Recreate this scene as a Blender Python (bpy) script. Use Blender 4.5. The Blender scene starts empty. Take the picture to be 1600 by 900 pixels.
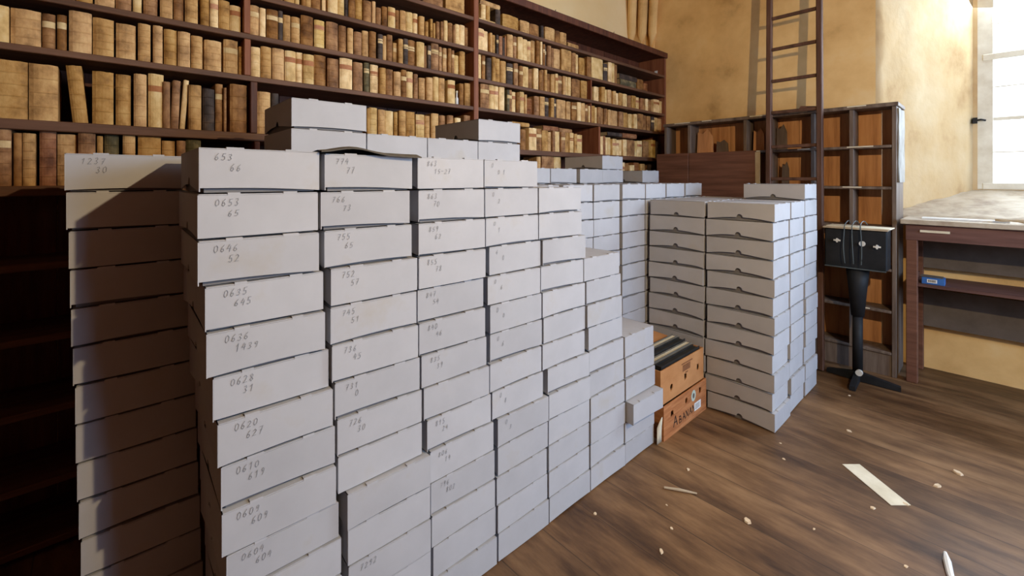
import bpy, bmesh, math, random
from mathutils import Vector, Matrix
C = bpy.context.scene.collection
PI = math.pi
rnd = random.Random(7)

# ------------------------------------------------------------------ camera
sc = bpy.context.scene
cam_d = bpy.data.cameras.new('camera')
cam = bpy.data.objects.new('camera', cam_d); C.objects.link(cam)
cam.location = (0, 0, 1.55)
cam.rotation_euler = (PI/2, 0, 0.8346)
cam_d.sensor_width = 36; cam_d.lens = 690/1600*36
cam_d.shift_y = -(450-279)/1600
cam_d.clip_start = 0.05
sc.camera = cam

# ------------------------------------------------------------------ exposure, sky, lights
sc.view_settings.view_transform = 'Standard'
sc.view_settings.look = 'None'
sc.view_settings.gamma = 1
sc.view_settings.exposure = 0.0
w = bpy.data.worlds.new('sky'); sc.world = w; w.use_nodes = True
w.node_tree.nodes['Background'].inputs[0].default_value = (.86, .93, 1, 1)
w.node_tree.nodes['Background'].inputs[1].default_value = 3.2

def area(name, loc, target, sx, sy, power, col):
    l = bpy.data.lights.new(name, 'AREA'); l.shape = 'RECTANGLE'; l.size = sx; l.size_y = sy
    l.energy = power; l.color = col
    o = bpy.data.objects.new(name, l); C.objects.link(o); o.location = loc
    o.rotation_euler = (Vector(target)-Vector(loc)).to_track_quat('-Z', 'Y').to_euler()
    return o
def point(name, loc, r, power, col):
    l = bpy.data.lights.new(name, 'POINT'); l.shadow_soft_size = r; l.energy = power; l.color = col
    o = bpy.data.objects.new(name, l); C.objects.link(o); o.location = loc
    return o
point('ceiling_lamp_light', (.85, 1.25, 2.55), .022, 212, (1, .785, .475))
area('end_window_daylight', (.56, 5.95, 2.4), (.2, 3.2, 1.0), 1.5, 2.2, 215, (.66, .82, 1))
area('side_window_daylight', (2.92, 3.05, 2.1), (-1.0, 2.9, .9), 2.2, 1.7, 150, (.33, .59, 1))

# ------------------------------------------------------------------ materials
def mat(name, rough=.8, spec=.3):
    m = bpy.data.materials.new(name); m.use_nodes = True
    b = m.node_tree.nodes['Principled BSDF']
    b.inputs['Roughness'].default_value = rough
    b.inputs['Specular IOR Level'].default_value = spec
    return m, m.node_tree, b
def nd(nt, t, **kw):
    n = nt.nodes.new(t)
    for k, v in kw.items():
        if k in n.inputs.keys(): n.inputs[k].default_value = v
        else: setattr(n, k, v)
    return n
def coords(nt, scale=(1,1,1), kind='Object', rot=(0,0,0)):
    tc = nt.nodes.new('ShaderNodeTexCoord'); mp = nt.nodes.new('ShaderNodeMapping')
    mp.inputs['Scale'].default_value = scale; mp.inputs['Rotation'].default_value = rot
    nt.links.new(tc.outputs[kind], mp.inputs[0]); return mp
def ramp(nt, stops):
    r = nt.nodes.new('ShaderNodeValToRGB'); e = r.color_ramp.elements
    while len(e) < len(stops): e.new(.5)
    for k, (p, c) in enumerate(stops): e[k].position = p; e[k].color = (*c, 1)
    return r
def mix(nt, fac, a, b, mode='MIX'):
    m = nt.nodes.new('ShaderNodeMix'); m.data_type = 'RGBA'; m.blend_type = mode
    for s, v in ((0, fac), (6, a), (7, b)):
        if hasattr(v, 'links'): nt.links.new(v, m.inputs[s])
        elif s == 0: m.inputs[0].default_value = v
        else: m.inputs[s].default_value = (*v, 1)
    return m.outputs[2]
def noisy(name, stops, scale=4, stretch=(1,1,1), rough=.8, bump=0, detail=6, spec=.3, rand=0, kind='Object', bscale=None):
    m, nt, b = mat(name, rough, spec)
    mp = coords(nt, stretch, kind)
    n = nd(nt, 'ShaderNodeTexNoise', Scale=scale, Detail=detail, Roughness=.6)
    nt.links.new(mp.outputs[0], n.inputs[0])
    r = ramp(nt, stops); nt.links.new(n.outputs[0], r.inputs[0])
    col = r.outputs[0]
    if rand:
        oi = nt.nodes.new('ShaderNodeObjectInfo')
        ad = nd(nt, 'ShaderNodeVectorMath', operation='ADD')
        nt.links.new(mp.outputs[0], ad.inputs[0])
        sv = nd(nt, 'ShaderNodeVectorMath', operation='SCALE'); sv.inputs[0].default_value = (17, 31, 5)
        nt.links.new(oi.outputs['Random'], sv.inputs['Scale'])
        nt.links.new(sv.outputs[0], ad.inputs[1]); nt.links.new(ad.outputs[0], n.inputs[0])
        hs = nt.nodes.new('ShaderNodeHueSaturation')
        mr = nd(nt, 'ShaderNodeMapRange'); mr.inputs[3].default_value = 1-rand; mr.inputs[4].default_value = 1+rand
        nt.links.new(oi.outputs['Random'], mr.inputs[0]); nt.links.new(mr.outputs[0], hs.inputs['Value'])
        mr2 = nd(nt, 'ShaderNodeMapRange'); mr2.inputs[3].default_value = 1+rand*.5; mr2.inputs[4].default_value = 1-rand*.5
        nt.links.new(oi.outputs['Random'], mr2.inputs[0]); nt.links.new(mr2.outputs[0], hs.inputs['Saturation'])
        nt.links.new(col, hs.inputs['Color']); col = hs.outputs[0]
    nt.links.new(col, b.inputs['Base Color'])
    if bump:
        n2 = nd(nt, 'ShaderNodeTexNoise', Scale=bscale or scale*3, Detail=6)
        nt.links.new(mp.outputs[0], n2.inputs[0])
        bp = nd(nt, 'ShaderNodeBump', Strength=bump, Distance=.01)
        nt.links.new(n2.outputs[0], bp.inputs['Height']); nt.links.new(bp.outputs[0], b.inputs['Normal'])
    return m
M = {}
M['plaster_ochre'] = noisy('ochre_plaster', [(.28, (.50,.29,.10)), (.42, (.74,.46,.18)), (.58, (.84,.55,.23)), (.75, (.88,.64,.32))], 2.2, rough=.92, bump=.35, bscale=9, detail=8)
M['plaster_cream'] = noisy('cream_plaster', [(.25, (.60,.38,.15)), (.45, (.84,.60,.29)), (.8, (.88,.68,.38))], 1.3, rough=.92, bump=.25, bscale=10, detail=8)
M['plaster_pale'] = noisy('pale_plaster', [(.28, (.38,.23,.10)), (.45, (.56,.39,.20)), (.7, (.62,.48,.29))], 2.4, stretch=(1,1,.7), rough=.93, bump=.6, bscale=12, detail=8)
M['plaster_sill'] = noisy('sill_plaster', [(.3, (.27,.20,.14)), (.5, (.46,.38,.28)), (.8, (.58,.51,.41))], 5, rough=.9, bump=.5, bscale=20)
M['box'] = noisy('white_cardboard', [(.3, (.405,.395,.405)), (.6, (.45,.44,.45)), (.82, (.42,.38,.335))], 4.5, rough=.75, rand=.05, spec=.25)
M['boxcore'] = noisy('box_cavity_shade', [(.3, (.16,.15,.15)), (.7, (.2,.19,.19))], 6)  # shade of the hollow box painted into the core's dark grey
M['pencil'] = noisy('pencil_mark', [(.3, (.20,.20,.21)), (.7, (.29,.29,.30))], 40)
def wood(name, a, b_, c, scale=3, axis='Y', rough=.6, bump=.2):
    st = {'X': (.6,7,7), 'Y': (7,.6,7), 'Z': (7,7,.6)}[axis]
    return noisy(name, [(.28, a), (.5, b_), (.75, c)], scale, stretch=st, rough=rough, bump=bump, detail=8)
M['shelfwood'] = wood('dark_brown_shelf_wood', (.065,.028,.014), (.13,.058,.03), (.19,.09,.048), axis='Y')
M['redwood'] = wood('red_brown_upright_wood', (.15,.045,.02), (.24,.08,.035), (.32,.12,.055), axis='Z')
M['backwood'] = wood('dark_red_back_boards', (.05,.016,.008), (.10,.032,.016), (.17,.055,.026), axis='Z')
M['cabwood'] = wood('weathered_grey_brown_wood', (.075,.05,.036), (.15,.105,.078), (.25,.19,.145), axis='Z')
M['cabback'] = wood('orange_brown_back_boards', (.38,.16,.06), (.60,.28,.115), (.72,.38,.17), axis='Z')
M['ladderwood'] = wood('dark_ladder_wood', (.06,.028,.016), (.11,.052,.032), (.17,.085,.055), axis='Z')
M['deskwood'] = wood('worn_purple_brown_wood', (.075,.035,.028), (.13,.06,.047), (.20,.10,.08), axis='X')
M['panelwood'] = wood('red_brown_panel_wood', (.10,.04,.022), (.16,.068,.04), (.23,.10,.06), axis='X')
M['palewood'] = wood('pale_raw_wood', (.38,.27,.15), (.55,.42,.26), (.66,.54,.36), axis='X')
M['greyboard'] = noisy('grey_hardboard', [(.3, (.10,.078,.062)), (.7, (.17,.135,.11))], 5)
M['black'] = noisy('black_metal', [(.3, (.008,.009,.01)), (.7, (.02,.02,.022))], 8, rough=.6, spec=.25)
M['chrome'] = noisy('bright_metal', [(.3, (.6,.58,.52)), (.7, (.8,.78,.72))], 8, rough=.35, spec=.6)
M['cable'] = noisy('grey_cable', [(.3, (.05,.06,.06)), (.7, (.10,.12,.12))], 8, rough=.5)
M['manila'] = noisy('brown_folder_card', [(.3, (.38,.29,.19)), (.7, (.54,.44,.31))], 7)
M['paper'] = noisy('yellowed_paper', [(.3, (.62,.54,.38)), (.7, (.80,.73,.56))], 7)
M['whitepaper'] = noisy('white_paper', [(.3, (.70,.70,.68)), (.7, (.84,.84,.82))], 7)
M['frame'] = noisy('cream_window_paint', [(.3, (.62,.56,.44)), (.7, (.78,.74,.62))], 9, rough=.5)
M['carton'] = noisy('orange_brown_cardboard', [(.3, (.46,.20,.07)), (.7, (.58,.28,.11))], 5, stretch=(1,1,2), bump=.15)
M['carton_red'] = noisy('woodgrain_printed_cardboard', [(.3, (.30,.10,.035)), (.5, (.46,.18,.065)), (.75, (.58,.27,.11))], 5, stretch=(1,1,9), bump=.15)
M['ink'] = noisy('black_ink', [(.3, (.02,.015,.012)), (.7, (.04,.03,.025))], 30)
M['print'] = noisy('brown_print', [(.3, (.20,.08,.03)), (.7, (.27,.11,.045))], 30)
M['sticker'] = noisy('pale_green_sticker', [(.3, (.42,.50,.40)), (.7, (.60,.66,.56))], 14)
M['greypaper'] = noisy('grey_weathered_paper', [(.3, (.24,.22,.19)), (.7, (.40,.37,.32))], 7)
M['blue'] = noisy('blue_card', [(.3, (.03,.10,.30)), (.7, (.05,.16,.42))], 9)
M['leather_black'] = noisy('black_binder', [(.3, (.012,.012,.012)), (.7, (.035,.033,.03))], 9, rough=.5)
M['greyfolder'] = noisy('grey_brown_folder', [(.3, (.10,.085,.065)), (.7, (.17,.145,.11))], 9)
M['chip'] = noisy('plaster_flake', [(.3, (.60,.42,.25)), (.7, (.80,.66,.46))], 30)
M['pages'] = noisy('old_page_edges', [(.3, (.34,.23,.11)), (.7, (.50,.37,.20))], 8, stretch=(1,20,1))
BK = {  # binding tones
 't': [(.30,(.24,.12,.038)),(.5,(.50,.275,.095)),(.70,(.64,.40,.16))],
 'c': [(.30,(.48,.29,.11)),(.5,(.74,.50,.22)),(.70,(.86,.66,.36))],
 'b': [(.30,(.12,.05,.017)),(.5,(.28,.13,.045)),(.70,(.46,.24,.09))],
 'd': [(.28,(.028,.02,.016)),(.5,(.065,.045,.036)),(.75,(.15,.10,.07))],
 'r': [(.33,(.12,.042,.016)),(.5,(.27,.105,.042)),(.68,(.38,.18,.075))],
 'g': [(.3,(.04,.036,.018)),(.5,(.10,.08,.038)),(.7,(.26,.19,.085))],
 'y': [(.28,(.48,.29,.09)),(.5,(.72,.48,.17)),(.75,(.84,.64,.30))]}
for k, s in BK.items():
    M['bk_'+k] = noisy('book_leather_'+k, s, 16, stretch=(1,1,.8), rough=.7, bump=.3, rand=.16, detail=5, spec=.25)
M['lab_r'] = noisy('faded_red_spine_label', [(.3, (.36,.13,.06)), (.7, (.52,.24,.11))], 30, rand=.2)
M['lab_y'] = noisy('pale_spine_label', [(.3, (.58,.40,.18)), (.7, (.74,.56,.30))], 30, rand=.1)

def floor_mat():
    m, nt, b = mat('worn_floor_boards', .5, .35)
    mp = coords(nt)
    sep = nd(nt, 'ShaderNodeSeparateXYZ'); nt.links.new(mp.outputs[0], sep.inputs[0])
    def math_(op, a, bb=None, c=None):
        n = nd(nt, 'ShaderNodeMath', operation=op)
        for i, v in enumerate((a, bb, c)):
            if v is None: continue
            if hasattr(v, 'links'): nt.links.new(v, n.inputs[i])
            else: n.inputs[i].default_value = v
        return n.outputs[0]
    # wobble the seams a little
    wn = nd(nt, 'ShaderNodeTexNoise', Scale=1.3, Detail=2); nt.links.new(mp.outputs[0], wn.inputs[0])
    yy = math_('ADD', sep.outputs[1], math_('MULTIPLY', math_('SUBTRACT', wn.outputs[0], .5), .03))
    row = math_('DIVIDE', yy, .235)
    fr = math_('FRACT', row); idx = math_('FLOOR', row)
    d = math_('ABSOLUTE', math_('SUBTRACT', fr, .5))
    seam = math_('GREATER_THAN', d, .49)
    wt = nd(nt, 'ShaderNodeTexWhiteNoise', noise_dimensions='1D'); nt.links.new(idx, wt.inputs['W'])
    mp2 = coords(nt, (.8, 3.6, 1))
    ad = nd(nt, 'ShaderNodeVectorMath', operation='ADD'); nt.links.new(mp2.outputs[0], ad.inputs[0]); nt.links.new(wt.outputs['Color'], ad.inputs[1])
    g = nd(nt, 'ShaderNodeTexNoise', Scale=2.3, Detail=10, Roughness=.66); nt.links.new(ad.outputs[0], g.inputs[0])
    r = ramp(nt, [(.28, (.055,.026,.012)), (.42, (.14,.07,.03)), (.56, (.235,.125,.055)), (.72, (.33,.19,.09))])
    nt.links.new(g.outputs[0], r.inputs[0])
    big = nd(nt, 'ShaderNodeTexNoise', Scale=1.1, Detail=5, Roughness=.6); nt.links.new(mp.outputs[0], big.inputs[0])
    rb = ramp(nt, [(.33, (.48,.45,.43)), (.6, (1,1,1))]); nt.links.new(big.outputs[0], rb.inputs[0])
    c1 = mix(nt, 1.0, r.outputs[0], rb.outputs[0], 'MULTIPLY')
    mr = nd(nt, 'ShaderNodeMapRange'); mr.inputs[3].default_value = .8; mr.inputs[4].default_value = 1.1
    nt.links.new(wt.outputs['Value'], mr.inputs[0])
    hs = nd(nt, 'ShaderNodeHueSaturation'); nt.links.new(c1, hs.inputs['Color']); nt.links.new(mr.outputs[0], hs.inputs['Value'])
    c2 = mix(nt, math_('MULTIPLY', seam, math_('MULTIPLY', wn.outputs[0], 1.2)), hs.outputs[0], (.03,.017,.01))
    nt.links.new(c2, b.inputs['Base Color'])
    rr = nd(nt, 'ShaderNodeMapRange'); rr.inputs[3].default_value = .30; rr.inputs[4].default_value = .72
    nt.links.new(big.outputs[0], rr.inputs[0]); nt.links.new(rr.outputs[0], b.inputs['Roughness'])
    bp = nd(nt, 'ShaderNodeBump', Strength=.35, Distance=.006)
    hh = math_('SUBTRACT', g.outputs[0], math_('MULTIPLY', seam, 1.0))
    nt.links.new(hh, bp.inputs['Height']); nt.links.new(bp.outputs[0], b.inputs['Normal'])
    return m
M['floor'] = floor_mat()
def glass_mat():
    m = bpy.data.materials.new('window_glass'); m.use_nodes = True; nt = m.node_tree
    nt.nodes.clear(); out = nt.nodes.new('ShaderNodeOutputMaterial')
    t = nt.nodes.new('ShaderNodeBsdfTransparent'); g = nt.nodes.new('ShaderNodeBsdfGlossy'); g.inputs['Roughness'].default_value = .05
    mx = nt.nodes.new('ShaderNodeMixShader'); fr = nd(nt, 'ShaderNodeFresnel'); fr.inputs[0].default_value = 1.35
    nt.links.new(fr.outputs[0], mx.inputs[0]); nt.links.new(t.outputs[0], mx.inputs[1]); nt.links.new(g.outputs[0], mx.inputs[2])
    nt.links.new(mx.outputs[0], out.inputs[0]); return m
M['glass'] = glass_mat()

# ------------------------------------------------------------------ mesh helpers
def addbox(bm, x0, x1, y0, y1, z0, z1, rot=None, loc=None):
    vs = [Vector((x, y, z)) for z in (z0, z1) for y in (y0, y1) for x in (x0, x1)]
    if rot is not None: vs = [rot @ v for v in vs]
    if loc is not None: vs = [v + Vector(loc) for v in vs]
    v = [bm.verts.new(p) for p in vs]
    for f in ((0,2,3,1), (4,5,7,6), (0,1,5,4), (2,6,7,3), (0,4,6,2), (1,3,7,5)): bm.faces.new([v[i] for i in f])
    return v
def addtube(bm, pts, r, n=8):
    pts = [Vector(p) for p in pts]; rings = []
    for i, p in enumerate(pts):
        d = (pts[min(i+1, len(pts)-1)] - pts[max(i-1, 0)]).normalized()
        a = d.cross(Vector((0,0,1)))
        if a.length < .1: a = d.cross(Vector((1,0,0)))
        a.normalize(); b = d.cross(a)
        ri = r[i] if isinstance(r, (list, tuple)) else r
        rings.append([bm.verts.new(p + a*math.cos(2*PI*k/n)*ri + b*math.sin(2*PI*k/n)*ri) for k in range(n)])
    for A, B in zip(rings, rings[1:]):
        for k in range(n): bm.faces.new((A[k], A[(k+1)%n], B[(k+1)%n], B[k]))
    bm.faces.new(rings[0][::-1]); bm.faces.new(rings[-1])
def strip(bm, pts, w, nrm, side):
    """flat ribbon through pts on a face: side(p, d) gives the width direction"""
    for a, b in zip(pts, pts[1:]):
        a = Vector(a); b = Vector(b); d = (b-a)
        if d.length < 1e-6: continue
        d.normalize(); s = nrm.cross(d)*w*.5; e = d*w*.3
        bm.faces.new([bm.verts.new(p) for p in (a-e-s, b+e-s, b+e+s, a-e+s)])
def mesh(name, bm, m, smooth=False, bevel=0):
    if bevel:
        bmesh.ops.bevel(bm, geom=[e for e in bm.edges], offset=bevel, segments=1, affect='EDGES', clamp_overlap=True)
    bmesh.ops.recalc_face_normals(bm, faces=bm.faces)
    me = bpy.data.meshes.new(name); bm.to_mesh(me); bm.free()
    for mm in (m if isinstance(m, (list, tuple)) else [m]): me.materials.append(mm)
    if smooth:
        for p in me.polygons: p.use_smooth = True
    return me
def ob(name, me, parent=None, loc=(0,0,0), rot=(0,0,0)):
    o = bpy.data.objects.new(name, me); C.objects.link(o); o.location = loc; o.rotation_euler = rot
    if parent: o.parent = parent
    return o
def part(name, bm, m, parent=None, **k): return ob(name, mesh(name, bm, m, **k), parent)
def tag(o, label=None, cat=None, group=None, kind=None):
    if label: o['label'] = label
    if cat: o['category'] = cat
    if group: o['group'] = group
    if kind: o['kind'] = kind
    return o
def thing(name, label, cat, loc=(0,0,0), rz=0, group=None):
    return tag(ob(name, None, None, loc, (0,0,rz)), label, cat, group)
def bx(*a, **k):
    bm = bmesh.new(); addbox(bm, *a, **k); return bm
def struct(name, bm, m, **k): return tag(part(name, bm, m, **k), kind='structure')
ORD = ['zero','first','second','third','fourth','fifth','sixth','seventh','eighth','ninth','tenth','eleventh','twelfth','thirteenth','fourteenth','fifteenth','sixteenth','seventeenth','eighteenth','nineteenth','twentieth']
def ordn(n):
    if n <= 20: return ORD[n]
    t = {2:'twenty', 3:'thirty', 4:'forty'}[n//10]
    return t+'-'+ORD[n%10] if n % 10 else {2:'twentieth', 3:'thirtieth', 4:'fortieth'}[n//10]

# ------------------------------------------------------------------ room
YE = 4.87           # end wall
struct('floor', bx(-3.05, 2.85, -3.1, 5.0, -.06, 0), M['floor'])
struct('ceiling', bx(-3.1, 2.9, -3.1, 6.0, 4.3, 4.4), M['shelfwood'])
struct('wall_left', bx(-3.15, -3.02, -3.1, YE, 0, 4.3), M['plaster_cream'])
struct('wall_back', bx(-3.1, 2.9, -3.2, -3.1, 0, 4.3), M['backwood'])
bm = bmesh.new()                     # right wall with its own window opening
addbox(bm, 2.8, 3.0, -3.1, 1.9, 0, 4.3); addbox(bm, 2.8, 3.0, 4.35, 5.0, 0, 4.3)
addbox(bm, 2.8, 3.0, 1.9, 4.35, 0, 1.0); addbox(bm, 2.8, 3.0, 1.9, 4.35, 3.1, 4.3)
struct('wall_right', bm, M['backwood'])
NX0, NX1 = -.715, 1.85              # niche mouth
WX0, WX1, WY = -.10, 1.22, 5.7      # window opening at the outer plane
SZ0, SZ1 = 1.24, 1.455              # sill heights, inner and outer
bm = bmesh.new()
addbox(bm, -3.15, NX0, YE, YE+.9, 0, 4.3)
addbox(bm, NX1, 3.0, YE, YE+.9, 0, 4.3)
addbox(bm, NX0, NX1, YE, YE+.9, 3.75, 4.3)
struct('wall_end', bm, M['plaster_ochre'])
struct('wall_below_window', bx(NX0-.01, NX1+.01, 4.96, WY+.1, -.05, SZ0-.03), M['plaster_ochre'])
def grid_patch(P, nu, nv, amp, seed, m, name, back):
    """bumpy plaster surface from four corners, thickened backwards"""
    bm = bmesh.new(); r = random.Random(seed); a, b, c, d = map(Vector, P); vs = []
    for j in range(nv+1):
        for i in range(nu+1):
            u, v = i/nu, j/nv
            p = a.lerp(b, u).lerp(d.lerp(c, u), v)
            if 0 < i < nu and 0 < j < nv: p += Vector(back).normalized()*(r.random()-.5)*amp
            vs.append(bm.verts.new(p))
    n = nu+1
    for j in range(nv):
        for i in range(nu): bm.faces.new((vs[j*n+i], vs[j*n+i+1], vs[(j+1)*n+i+1], vs[(j+1)*n+i]))
    ext = bmesh.ops.extrude_face_region(bm, geom=bm.faces[:])
    bmesh.ops.translate(bm, verts=[g for g in ext['geom'] if isinstance(g, bmesh.types.BMVert)], vec=back)
    return struct(name, bm, m, smooth=True)
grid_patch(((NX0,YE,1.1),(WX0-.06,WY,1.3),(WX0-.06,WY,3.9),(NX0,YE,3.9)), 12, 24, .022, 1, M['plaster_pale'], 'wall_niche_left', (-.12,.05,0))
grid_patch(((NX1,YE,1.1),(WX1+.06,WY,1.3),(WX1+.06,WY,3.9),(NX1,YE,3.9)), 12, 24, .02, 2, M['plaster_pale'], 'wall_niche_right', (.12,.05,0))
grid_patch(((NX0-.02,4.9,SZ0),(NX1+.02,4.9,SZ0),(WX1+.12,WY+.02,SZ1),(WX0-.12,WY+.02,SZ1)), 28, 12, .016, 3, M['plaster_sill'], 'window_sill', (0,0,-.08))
bm = bmesh.new()
addbox(bm, -1.2, WX0-.03, WY, WY+.25, 0, 4.3); addbox(bm, WX1+.03, 2.6, WY, WY+.25, 0, 4.3)
addbox(bm, WX0-.03, WX1+.03, WY, WY+.25, 0, SZ1+.0); addbox(bm, WX0-.03, WX1+.03, WY, WY+.25, 3.52, 4.3)
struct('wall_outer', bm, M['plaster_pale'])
# window
win = tag(ob('window_1', None, None, (0,0,0)), kind='structure')
bm = bmesh.new(); y0, y1 = WY+.0, WY+.07
for a, b in ((WX0-.034, WX0+.065), (WX1-.065, WX1+.034), (.52, .60)): addbox(bm, a, b, y0, y1, SZ1+.001, 3.53)
for z in (SZ1+.0, 2.615-.028, 3.46): addbox(bm, WX0, WX1, y0-.005, y1-.005, z, z+.055)
part('window_frame', bm, M['frame'], win, bevel=.004)
bm = bmesh.new()
for z in (1.78, 2.07, 2.35, 2.9, 3.2):
    t = .03 if z == 2.07 else .010
    addbox(bm, WX0+.03, WX1-.03, y0+.015, y0+.03, z-t/2, z+t/2)
part('glazing_bar', bm, M['frame'], win)
part('glass_pane', bx(WX0+.03, WX1-.03, y0+.04, y0+.045, SZ1+.03, 3.5), M['glass'], win)
bm = bmesh.new(); addtube(bm, [(WX0-.045, WY-.012, 2.065), (WX0-.01, WY-.03, 2.07), (WX0+.02, WY-.02, 2.06)], .008); addbox(bm, WX0-.06, WX0-.03, WY-.03, WY, 2.04, 2.09)
part('window_latch', bm, M['black'], win)
# window in the right-hand wall, behind the viewer's shoulder
w2 = tag(ob('window_2', None, None, (0,0,0)), kind='structure')
bm = bmesh.new()
for a, b in ((1.9,1.96), (4.29,4.35), (3.1,3.16)): addbox(bm, 2.86, 2.9, a, b, 1.0, 3.1)
for z in (1.0, 2.2, 3.04): addbox(bm, 2.86, 2.9, 1.9, 4.35, z, z+.06)
part('window_frame', bm, M['frame'], w2)
# vault rib in the corner above the bookcase
bm = bmesh.new()
for dx, dy, r, tz in ((.10, -.10, .055, .8), (.02, -.20, .05, .7), (.20, -.03, .05, .9)):
    addtube(bm, [(-3.02+dx, YE+dy, 3.035), (-3.02+dx+.01, YE+dy-.01, 3.3), (-3.02+dx+.06, YE+dy-.06, 3.8), (-3.02+dx+.2, YE+dy-.2, 4.32)], [r*.95, r, r*1.1, r*1.2], 14)
addbox(bm, -3.04, -2.9, YE-.14, YE+.02, 3.035, 4.3)
tag(part('trim_1', bm, M['plaster_ochre'], smooth=False), kind='structure')

# ------------------------------------------------------------------ wall bookcase
XF = -2.65                       # front plane of the bookcase
ZS = {'A':2.766, 'B':2.532, 'C':2.312, 'D':2.092, 'E':1.79, 'F':1.52}
Y0B, Y1B = -1.15, 4.865
case = thing('wall_bookcase', 'long dark brown wall bookcase filled with old books behind the white boxes', 'bookcase', (XF, 1.9, 0))
def cpart(name, bm, m, **k):
    bmesh.ops.translate(bm, verts=bm.verts, vec=(-XF, -1.9, 0)); return part(name, bm, m, case, **k)
bm = bmesh.new()
y = Y0B
while y < Y1B-.01:
    y2 = min(y+.24, Y1B-.02); addbox(bm, -3.015, -3.0, y, y2-.004, 0, 3.0); y = y2+.0001
    if y2 >= Y1B-.021: break
cpart('back_panel', bm, M['backwood'])
for k, z in list(ZS.items())+[('G',1.2), ('H',.9), ('I',.6), ('J',.3), ('K',.05)]:
    t = .042 if k in 'EF' else .028
    cpart('shelf', bx(-2.998, XF, Y0B, Y1B-.03, z-t, z), M['shelfwood'], bevel=.003)
cpart('top_board', bx(-2.998, XF+.0, Y0B, Y1B-.0, 2.985, 3.02), M['backwood'])
cpart('cornice', bx(XF+.001, XF+.022, Y0B, Y1B, 2.968, 3.03), M['backwood'], bevel=.004)
def upright(y, z0, z1, t=.03, m='redwood', x0=-2.998, x1=XF+.004): cpart('upright', bx(x0, x1, y-t/2, y+t/2, z0, z1), M[m], bevel=.003)
Z = ZS
upright(Y1B-.015, 0, 2.985, .03, 'redwood', x1=XF)
upright(Y0B+.015, 0, 2.985, .03)
upright(2.035, Z['E'], 2.985, .045); upright(2.055, Z['F'], Z['E']-.043, .022); upright(2.10, Z['F'], Z['E']-.043, .022)
upright(.527, Z['D'], Z['C']-.03); upright(.525, Z['C'], Z['B']-.03); upright(.527, Z['B'], Z['A']-.03); upright(.527, Z['A'], 2.984)
upright(.557, Z['E'], Z['D']-.03, .032, 'backwood'); upright(.572, Z['F'], Z['E']-.043, .026)
upright(3.435, Z['C'], Z['B']-.03, .014); upright(3.45, Z['D'], Z['C']-.03, .012, x0=-2.75, x1=-2.66); upright(3.565, Z['E'], Z['D']-.03, .026)
upright(2.055, .05, Z['F']-.043, .03); upright(.56, .05, Z['F']-.043, .03)
cpart('name_tag', bx(-2.78, -2.745, Y1B-.036, Y1B-.031, 2.80, 2.84), M['whitepaper'])

# ------------------------------------------------------------------ books
TONE = {'t':'tan', 'c':'cream', 'b':'brown', 'd':'dark', 'r':'red-brown', 'g':'grey-green', 'y':'golden'}
def u_section(Wd, D, bulge, th):
    """outer and inner outline of a binding seen from above; spine at x=0 facing +x"""
    n = 6; outer = [(-D, 0)]; inner = [(-D, th)]
    for k in range(n+1):
        a = k/n; y = Wd*a; x = bulge*(math.sin(PI*a)**.6 if 0 < a < 1 else 0) - bulge
        outer.append((x, y)); inner.append((x-.0045, min(max(y, th), Wd-th)))
    outer.append((-D, Wd)); inner.append((-D, Wd-th)); return outer, inner
def book_meshes(Wd, H, D, tone, bands, seed):
    r = random.Random(seed); bulge = min(.010, Wd*.22); th = min(.003, Wd*.12)
    outer, inner = u_section(Wd, D, bulge, th)
    bm = bmesh.new(); rings = []
    for z in (0, H):
        rings.append(([bm.verts.new((x, y, z + (r.uniform(-.001, .001) if z else 0))) for x, y in outer], [bm.verts.new((x, y, z)) for x, y in inner]))
    (o0, i0), (o1, i1) = rings; n = len(outer)
    for k in range(n-1):
        bm.faces.new((o0[k], o0[k+1], o1[k+1], o1[k])); bm.faces.new((i0[k+1], i0[k], i1[k], i1[k+1]))
        bm.faces.new((o1[k], o1[k+1], i1[k+1], i1[k])); bm.faces.new((o0[k+1], o0[k], i0[k], i0[k+1]))
    for k in (0, n-1): bm.faces.new((o0[k], o1[k], i1[k], i0[k]))
    for b in range(bands):            # raised cords across the spine
        zc = H*(b+1)/(bands+1)
        for k in range(1, n-2):
            (xa, ya), (xb, yb) = outer[k], outer[k+1]
            q = [bm.verts.new(p) for p in ((xa, ya, zc-.004), (xb, yb, zc-.004), (xb+.0025, yb, zc), (xa+.0025, ya, zc), (xb, yb, zc+.004), (xa, ya, zc+.004))]
            bm.faces.new((q[0], q[1], q[2], q[3])); bm.faces.new((q[3], q[2], q[4], q[5]))
    me = mesh('binding', bm, M['bk_'+tone])
    bp = bmesh.new(); addbox(bp, -D+.004, -bulge-.004, th, Wd-th, .003, H-.004)
    return me, mesh('page_block', bp, M['pages']), outer, bulge
def label_mesh(Wd, H, outer, zc, hh, m):
    bm = bmesh.new(); pts = outer[1:-1]
    for (xa, ya), (xb, yb) in zip(pts[:-1], pts[1:]):
        bm.faces.new([bm.verts.new(p) for p in ((xa+.0012, ya, zc-hh), (xb+.0012, yb, zc-hh), (xb+.0012, yb, zc+hh), (xa+.0012, ya, zc+hh))])
    return mesh('spine_label', bm, M[m])
LAB = {'T':('t','lab_y'), 'C':('c','lab_r'), 'B':('b','lab_y'), 'D':('d','lab_y'), 'G':('g','lab_y'), 'Y':('y','lab_r')}
ROWN = {'left':'CDEF', 'middle':'ABCDE', 'right':'ABCDEF'}
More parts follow.
